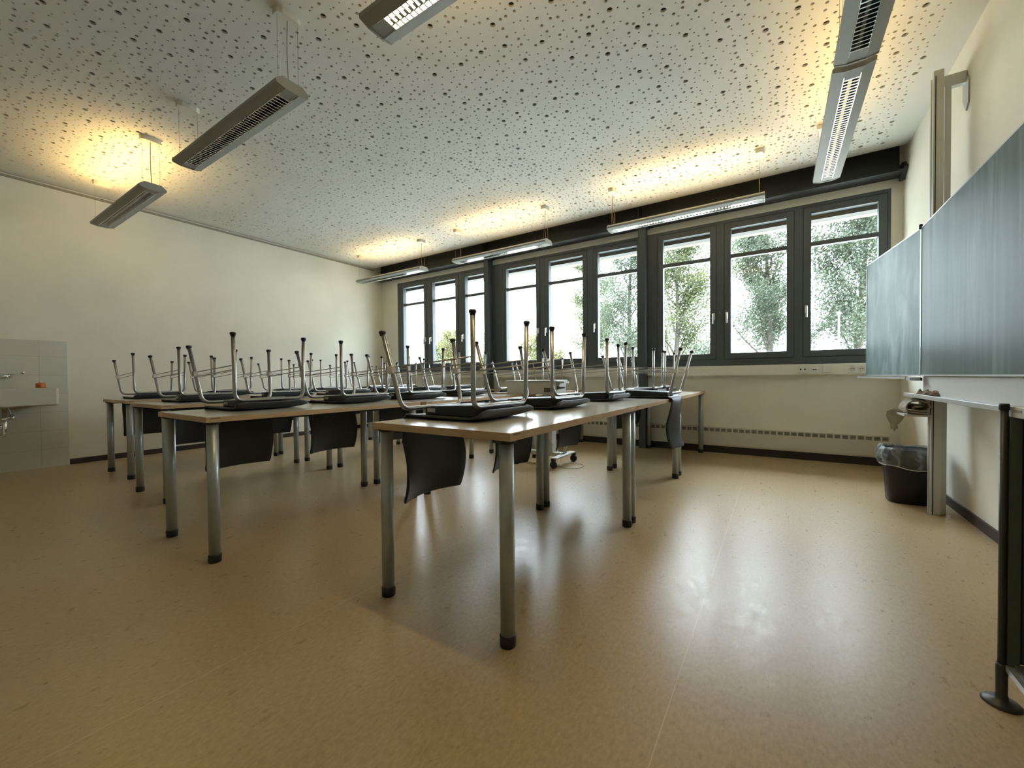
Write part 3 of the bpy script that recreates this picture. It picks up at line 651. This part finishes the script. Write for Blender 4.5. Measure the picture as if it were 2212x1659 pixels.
# waste bin with a clear liner
bn = tag(empty('waste_bin', (.790, 4.055, 0)), 'black waste bin with a clear plastic bag, standing under the chalkboard wing', 'bin')
def sq(a, r, k=4.0):
    c, s = math.cos(a), math.sin(a); q = (abs(c)**k+abs(s)**k)**(-1/k); return (r*q*c, r*q*s)
def shell(prof, seg=48, jit=None):
    def fn(a, b):
        n = len(prof)-1; x = min(b*n, n-1e-6); i = int(x); f = x-i; r = prof[i][0]*(1-f)+prof[i+1][0]*f; z = prof[i][1]*(1-f)+prof[i+1][1]*f
        if jit: r, z = jit(a*2*PI, b, r, z)
        p = sq(a*2*PI, r); return (p[0], p[1]*.86, z)
    return fn
bd = MB().grid(shell([(.001, .004), (.110, .002), (.116, .006), (.137, .375), (.140, .385), (.136, .388), (.131, .37), (.108, .02), (.001, .016)]), 48, 24).build('bin_body', 'black', bn)
lj = lambda a, b, r, z: (r+(.007*math.sin(a*9+b*4)+.005*math.sin(a*17+2*b))*(.3+b)*(1 if b > .3 else .3), z+(.010*math.sin(a*2+.6)+.006*math.sin(a*5))*(1 if b > .7 else 0)+.004*math.sin(a*3))
MB().grid(shell([(.118, .20), (.128, .33), (.132, .40), (.142, .402), (.155, .385), (.165, .34), (.160, .29), (.150, .262)], jit=lj), 72, 28).build('bin_liner', 'film', bn)
MB().tube([(sq(k/60*2*PI, .151)[0]+.004*math.sin(k), sq(k/60*2*PI, .151)[1]*.87, .262+.010*math.sin(k/60*2*PI*2+.6)+.005*math.sin(k/60*10*PI)) for k in range(61)], .003, 6, cap=False).build('liner_hem', 'white', bn)

# ------------------------------------------------------------------ teacher's desk at the right edge
dk = tag(empty('teacher_desk', (.527, 1.70, 0)), 'dark green teacher desk with a white top, cut off by the right edge', 'desk')
MB().box((.012, -1.30, .808), (.47, .016, .838)).build('desktop', 'desktop', dk, bevel=.002)
for (x, y) in ((0, 0), (0, -1.29)):
    lg = MB().tube([(x, y, .03), (x, y, .842)], .0085, 16).build('leg', 'deskleg', dk)
    MB().lathe([(.0, .845), (.0095, .845), (.0105, .840), (.0105, .828), (.0085, .826)], (x, y, 0), 14).build('leg_cap', 'black', lg)
    MB().lathe([(.040, .0), (.041, .003), (.034, .009), (.015, .014), (.012, .030), (.0125, .105), (.0105, .115)], (x, y, 0), 22).build('foot', 'deskleg', lg)
MB().box((.008, -.012, .115), (.030, .010, .808)).box((.030, -.004, .125), (.46, .008, .808)).build('end_panel', 'dark', dk)
MB().box((.030, -1.28, .125), (.46, -1.268, .808)).box((.008, -1.28, .115), (.030, -1.262, .808)).build('end_panel', 'dark', dk)
MB().box((.030, -.010, .13), (.034, -.0045, .80)).build('panel_joint', 'anth_line', dk)
MB().box((.440, -1.27, .13), (.455, -.004, .808)).build('back_panel', 'dark', dk)
MB().box((.004, -1.28, .100), (.022, -.008, .116)).box((.44, -1.28, .100), (.455, -.008, .116)).build('base_rail', 'alu', dk)
MB().box((.020, -1.27, .108), (.45, -.006, .124)).build('bottom_shelf', 'dark', dk)
MB().box((.0112, -.062, .822), (.0119, -.018, .830)).build('maker_strip', 'trimgrey', dk)

# ------------------------------------------------------------------ washbasin, taps, soap
wb = tag(empty('washbasin', (XL+.010, .64, 0)), 'white washbasin on the tiled wall at the left edge', 'basin')
def basin():
    mb = MB(); x1, y0, y1, zt, zb = .425, -.36, .335, .862, .682
    o = [(0, y0), (x1-.02, y0), (x1, y0+.02), (x1, y1-.02), (x1-.02, y1), (0, y1)]
    i_ = [(.11, y0+.035), (x1-.045, y0+.035), (x1-.03, y0+.05), (x1-.03, y1-.05), (x1-.045, y1-.035), (.11, y1-.035)]
    b_ = [(.14, y0+.09), (x1-.10, y0+.09), (x1-.08, y0+.11), (x1-.08, y1-.11), (x1-.10, y1-.09), (.14, y1-.09)]
    ob = [(0, y0+.03), (x1-.06, y0+.03), (x1-.04, y0+.05), (x1-.04, y1-.05), (x1-.06, y1-.03), (0, y1-.03)]
    R = [[(*p, zb) for p in ob], [(*p, zb+.01) for p in o], [(*p, zt-.004) for p in o], [(*p, zt) for p in o], [(*p, zt) for p in i_], [(*p, zt-.12) for p in b_]]
    vs = [v for r_ in R for v in r_]; fs = []
    for k in range(len(R)-1):
        for q in range(6): fs.append((k*6+q, k*6+(q+1) % 6, (k+1)*6+(q+1) % 6, (k+1)*6+q))
    fs += [tuple(range(5, -1, -1)), tuple((len(R)-1)*6+q for q in range(6))]
    mb.add(vs, fs); return mb
basin().build('bowl', 'ceramic', wb, bevel=.006)
tp = MB().tube([(.02, -.10, .99), (.05, -.10, .99)], .022, 14).tube([(.02, .05, .99), (.05, .05, .99)], .022, 14).tube([(.05, -.11, .99), (.05, .06, .99)], .018, 12).build('mixer_tap', 'chrome', wb)
MB().tube([(.06, -.08, .985), (.12, .02, 1.0), (.17, .115, 1.018)], .007, 10).lathe([(.008, -.006), (.011, .006), (.018, .012), (.014, .024), (0, .028)], (.17, .125, 1.010), 12).build('lever', 'chrome', tp)
MB().tube([(.06, -.10, .965), (.13, -.02, .962), (.17, .015, .972)], .010, 10).lathe([(.010, -.008), (.013, .008), (.010, .014), (0, .014)], (.17, .020, .972), 12).build('spout', 'chrome', tp)
tpp = MB().tube(fillet([(.17, .0, .69), (.17, .0, .40), (.17, -.045, .375), (.17, -.075, .42), (.13, -.085, .46), (.0, -.085, .46)], .03), .016, 14).lathe([(.030, .675), (.034, .684), (.0, .684)], (.17, 0, 0), 16).lathe([(.022, .54), (.024, .55), (.024, .565), (.022, .575)], (.17, 0, 0), 16).build('drain_trap', 'chrome', wb)
vl = MB().tube([(.0, .055, .565), (.05, .055, .565)], .012, 12).lathe([(.010, .0), (.025, .012), (.027, .024), (.018, .036), (0, .040)], (.05, .055, .565), 16, axis='x').tube([(.045, .055, .57), (.045, .052, .62), (.07, .03, .685)], .004, 8).build('angle_valve', 'chrome', wb)
vl2 = MB().tube([(.0, -.06, .44), (.06, -.06, .44)], .014, 12).lathe([(.030, .0), (.032, .02), (.020, .03), (0, .03)], (.045, -.035, .47), 14, axis='x').build('angle_valve', 'chrome', wb)
sb = tag(empty('soap_dispenser', (-6.47, .885, .862)), 'small orange soap dispenser on the rim of the washbasin', 'soap')
MB().lathe([(.0, .0), (.034, .001), (.037, .008), (.038, .036), (.033, .050), (.012, .058), (0, .058)], (0, 0, 0), 20).build('bottle', 'soap', sb)
MB().lathe([(.011, .056), (.011, .068), (.005, .070), (.005, .084), (.010, .086), (.010, .092), (0, .093)], (0, 0, 0), 12).tube([(0, 0, .089), (.0, -.022, .090), (0, -.034, .080)], .0035, 8).build('pump', 'white', sb)

# ------------------------------------------------------------------ media cart in the gap of the second row
ct = tag(empty('media_cart', (-2.09, 3.91, 0)), 'pale grey rolling media cart with black castors, between the first two table rows', 'cart')
MB().box((-.44, -.035, .085), (.17, .035, .125)).build('base_beam', 'cart', ct, bevel=.003)
def tilt_bar(x, y0, y1): MB().box((x-.035, y0, .098), (x+.035, y1, .112)).build('base_foot', 'cart', ct, bevel=.002)
tilt_bar(.190, -.23, .22); tilt_bar(-.455, -.10, .10)
MB().box((.155, -.03, .085), (.178, .09, .122)).box((.182, -.01, .088), (.186, .07, .118)).build('power_strip', 'black', ct)
for (x, y) in ((.175, -.215), (.205, .205), (-.455, -.085), (-.455, .085)):
    cs = MB().box((x-.020, y-.018, .070), (x+.020, y+.018, .098)).build('castor', 'black', ct)
    MB().lathe([(.030, -.016), (.036, -.012), (.037, 0), (.036, .012), (.030, .016)], (x, y, .037), 20, axis='y').build('wheel', 'black', cs)
MB().box((-.04, -.05, .125), (.075, .05, .74)).build('column', 'cart', ct, bevel=.004)
tag(MB().box((-.078, -.030, .25), (-.045, .0, .56)).build('column_cover', 'alu', ct), 'silver strip beside the column')
bx = MB().box((-.46, -.11, .745), (.155, .14, .885)).build('media_box', 'cart', ct, bevel=.006)
MB().box((-.47, -.12, .885), (.165, .15, .897)).build('box_lid', 'cart', bx, bevel=.003)
MB().box((.015, -.1125, .772), (.105, -.1095, .818)).build('grip_recess', 'dark', bx)
MB().box((.155, -.10, .865), (.245, .02, .885)).build('side_tray', 'cart', bx)
MB().prism([(.155, .800), (.23, .812), (.235, .826), (.175, .826), (.155, .84)], 'y', -.09, -.05).build('swivel_arm', 'dark', bx)
tag(MB().tube(fillet([(-.03, -.06, .62), (.0, -.075, .46), (.03, -.08, .33), (.09, -.06, .22), (.12, -.05, .17), (.15, -.03, .13)], .03), .0035, 6).tube(fillet([(.17, .03, .13), (.20, .06, .19), (.17, .10, .21), (.14, .08, .13)], .02), .0035, 6).tube([(.29+.115*math.cos(PI+a*.1), -.02+.13*math.sin(PI+a*.1), .005+.085*max(0, (1-a/8))) for a in range(0, 66)], .0035, 6).build('power_cable', 'white', ct), 'white cable')

# ------------------------------------------------------------------ outside
struct('ground', MB().box((-70, 5.7, -.5), (60, 90, -.2)), 'ground_bounce')
def tree(name, label, x, y, H, R, seed, leafm, nleaf, z0=1.6, trunk_r=.14, lean=0, ls=.085, open_=0.0):
    rnd = random.Random(seed); t = tag(empty(name, (x, y, -.2)), label, 'tree', 'trees outside the windows')
    mb = MB(); tips = []
    def limb(p, d, ln, r, lev):
        n = 11 if lev == 0 else 6
        pts = [p]; rad = [r]; q = p; dd = d.copy()
        for k in range(n):
            j = .05 if lev == 0 else .16
            dd = (dd + Vector((rnd.uniform(-j, j), rnd.uniform(-j, j), rnd.uniform(-.02, .08)))).normalized()
            q = q + dd*ln/n; pts.append(q); rad.append(r*(1-.8*(k+1)/n))
            if lev < 2 and k >= 1:
                for _ in range(3 if lev == 0 else 2):
                    az = rnd.uniform(0, 2*PI); el = rnd.uniform(.30, .60)
                    nd = (dd*el + Vector((math.cos(az), math.sin(az), rnd.uniform(.0, .4)))*(1-el)).normalized()
                    limb(q, nd, (R*rnd.uniform(.55, 1.0)*(1-.45*k/n)) if lev == 0 else ln*rnd.uniform(.35, .6), r*(1-.7*(k+1)/n)*.42, lev+1)
            if lev >= 1: tips.append((q, lev))
        mb.tube(pts, r, 5 if lev else 9, cap=False, radii=[max(.005, a) for a in rad])
    limb(Vector((0, 0, 0)), Vector((lean, 0, 1)).normalized(), H, trunk_r, 0)
    mb.build('trunk', 'bark', t, recalc=False)
    lv = MB()
    ok = [p for p, lv_ in tips if p.z > z0 and (lv_ == 2 or rnd.random() < .3)]; ok = [p for p in ok if rnd.random() < .6]
    V = []; Fq = []
    for i in range(nleaf):
        p = ok[rnd.randrange(len(ok))] + Vector((rnd.gauss(0, .20), rnd.gauss(0, .20), rnd.gauss(0, .20)))
        a = Vector((rnd.gauss(0, 1), rnd.gauss(0, 1), rnd.gauss(0, 1))).normalized(); b = a.orthogonal().normalized(); c = a.cross(b); s = ls*rnd.uniform(.6, 1.3)
        k = len(V); V += [p-b*s*.5, p+c*s*.32, p+b*s*.6, p-c*s*.32]; Fq.append((k, k+1, k+2, k+3))
    me = bpy.data.meshes.new('foliage'); me.from_pydata([tuple(v) for v in V], [], Fq); me.materials.append(M[leafm]); o = bpy.data.objects.new('foliage', me); COL.objects.link(o); o.parent = t
    tag(o, kind='stuff'); return t
tree('broadleaf_tree', 'tall tree with dense leaves behind the window next to the chalkboard', 2.5, 20, 8.5, 3.4, 11, 'leaf2', 52000, z0=.8, trunk_r=.15)
tree('broadleaf_tree', 'dark full tree filling the right half of the second window from the chalkboard', -.3, 21.5, 8.5, 2.9, 12, 'leaf2', 52000, z0=.8, trunk_r=.16)
tree('broadleaf_tree', 'yellow green tree with spreading bare boughs behind the third window from the chalkboard', -3.9, 19, 7.5, 2.9, 13, 'leaf', 32000, z0=1.0, lean=.06)
tree('broadleaf_tree', 'grey green tree with an upright trunk, just left of the nearer steel column', -6.3, 20.5, 8.5, 2.6, 14, 'leaf2', 32000, z0=.8)
tree('broadleaf_tree', 'light green tree at the edge of the white sky', -8.9, 22, 8.5, 2.3, 15, 'leaf', 32000, z0=.8)
tree('small_tree', 'low bright yellow bush behind the upturned chair legs', -9.9, 19.5, 2.1, .9, 16, 'leafy', 3500, z0=.3, trunk_r=.05, ls=.10)
tree('small_tree', 'low grey green bush under the spreading yellow green tree', -2.4, 17.2, 1.9, 1.0, 17, 'leaf2', 4000, z0=.3, trunk_r=.05)
for i, (x, y, H, lm, lb) in enumerate(((-33, 36, 5.0, 'leaf', 'distant pale tree low in the leftmost window'), (-29.5, 34, 5.3, 'leafy', 'distant yellow tree low in the second window from the left'), (-24.5, 34, 3.9, 'leaf', 'distant small tree low in the third window from the left'), (-19.6, 34, 4.4, 'leafy', 'distant yellow tree low in the fourth window from the left'))):
    tree('small_tree', lb, x, y, H, 2.4, 30+i, lm, 5500, z0=.5, trunk_r=.08, ls=.16)
lp = tag(empty('lamp_post', (1.58, 16.3, -.2)), 'slim pale post standing among the trees beyond the window beside the chalkboard', 'post')
MB().tube([(0, 0, 0), (0, 0, 3.0)], .028, 10, radii=[.032, .025]).build('pole', 'trimgrey', lp); MB().lathe([(.028, 3.0), (.06, 3.02), (.055, 3.08), (0, 3.10)], (0, 0, 0), 12).build('lamp_head', 'trimgrey', lp)
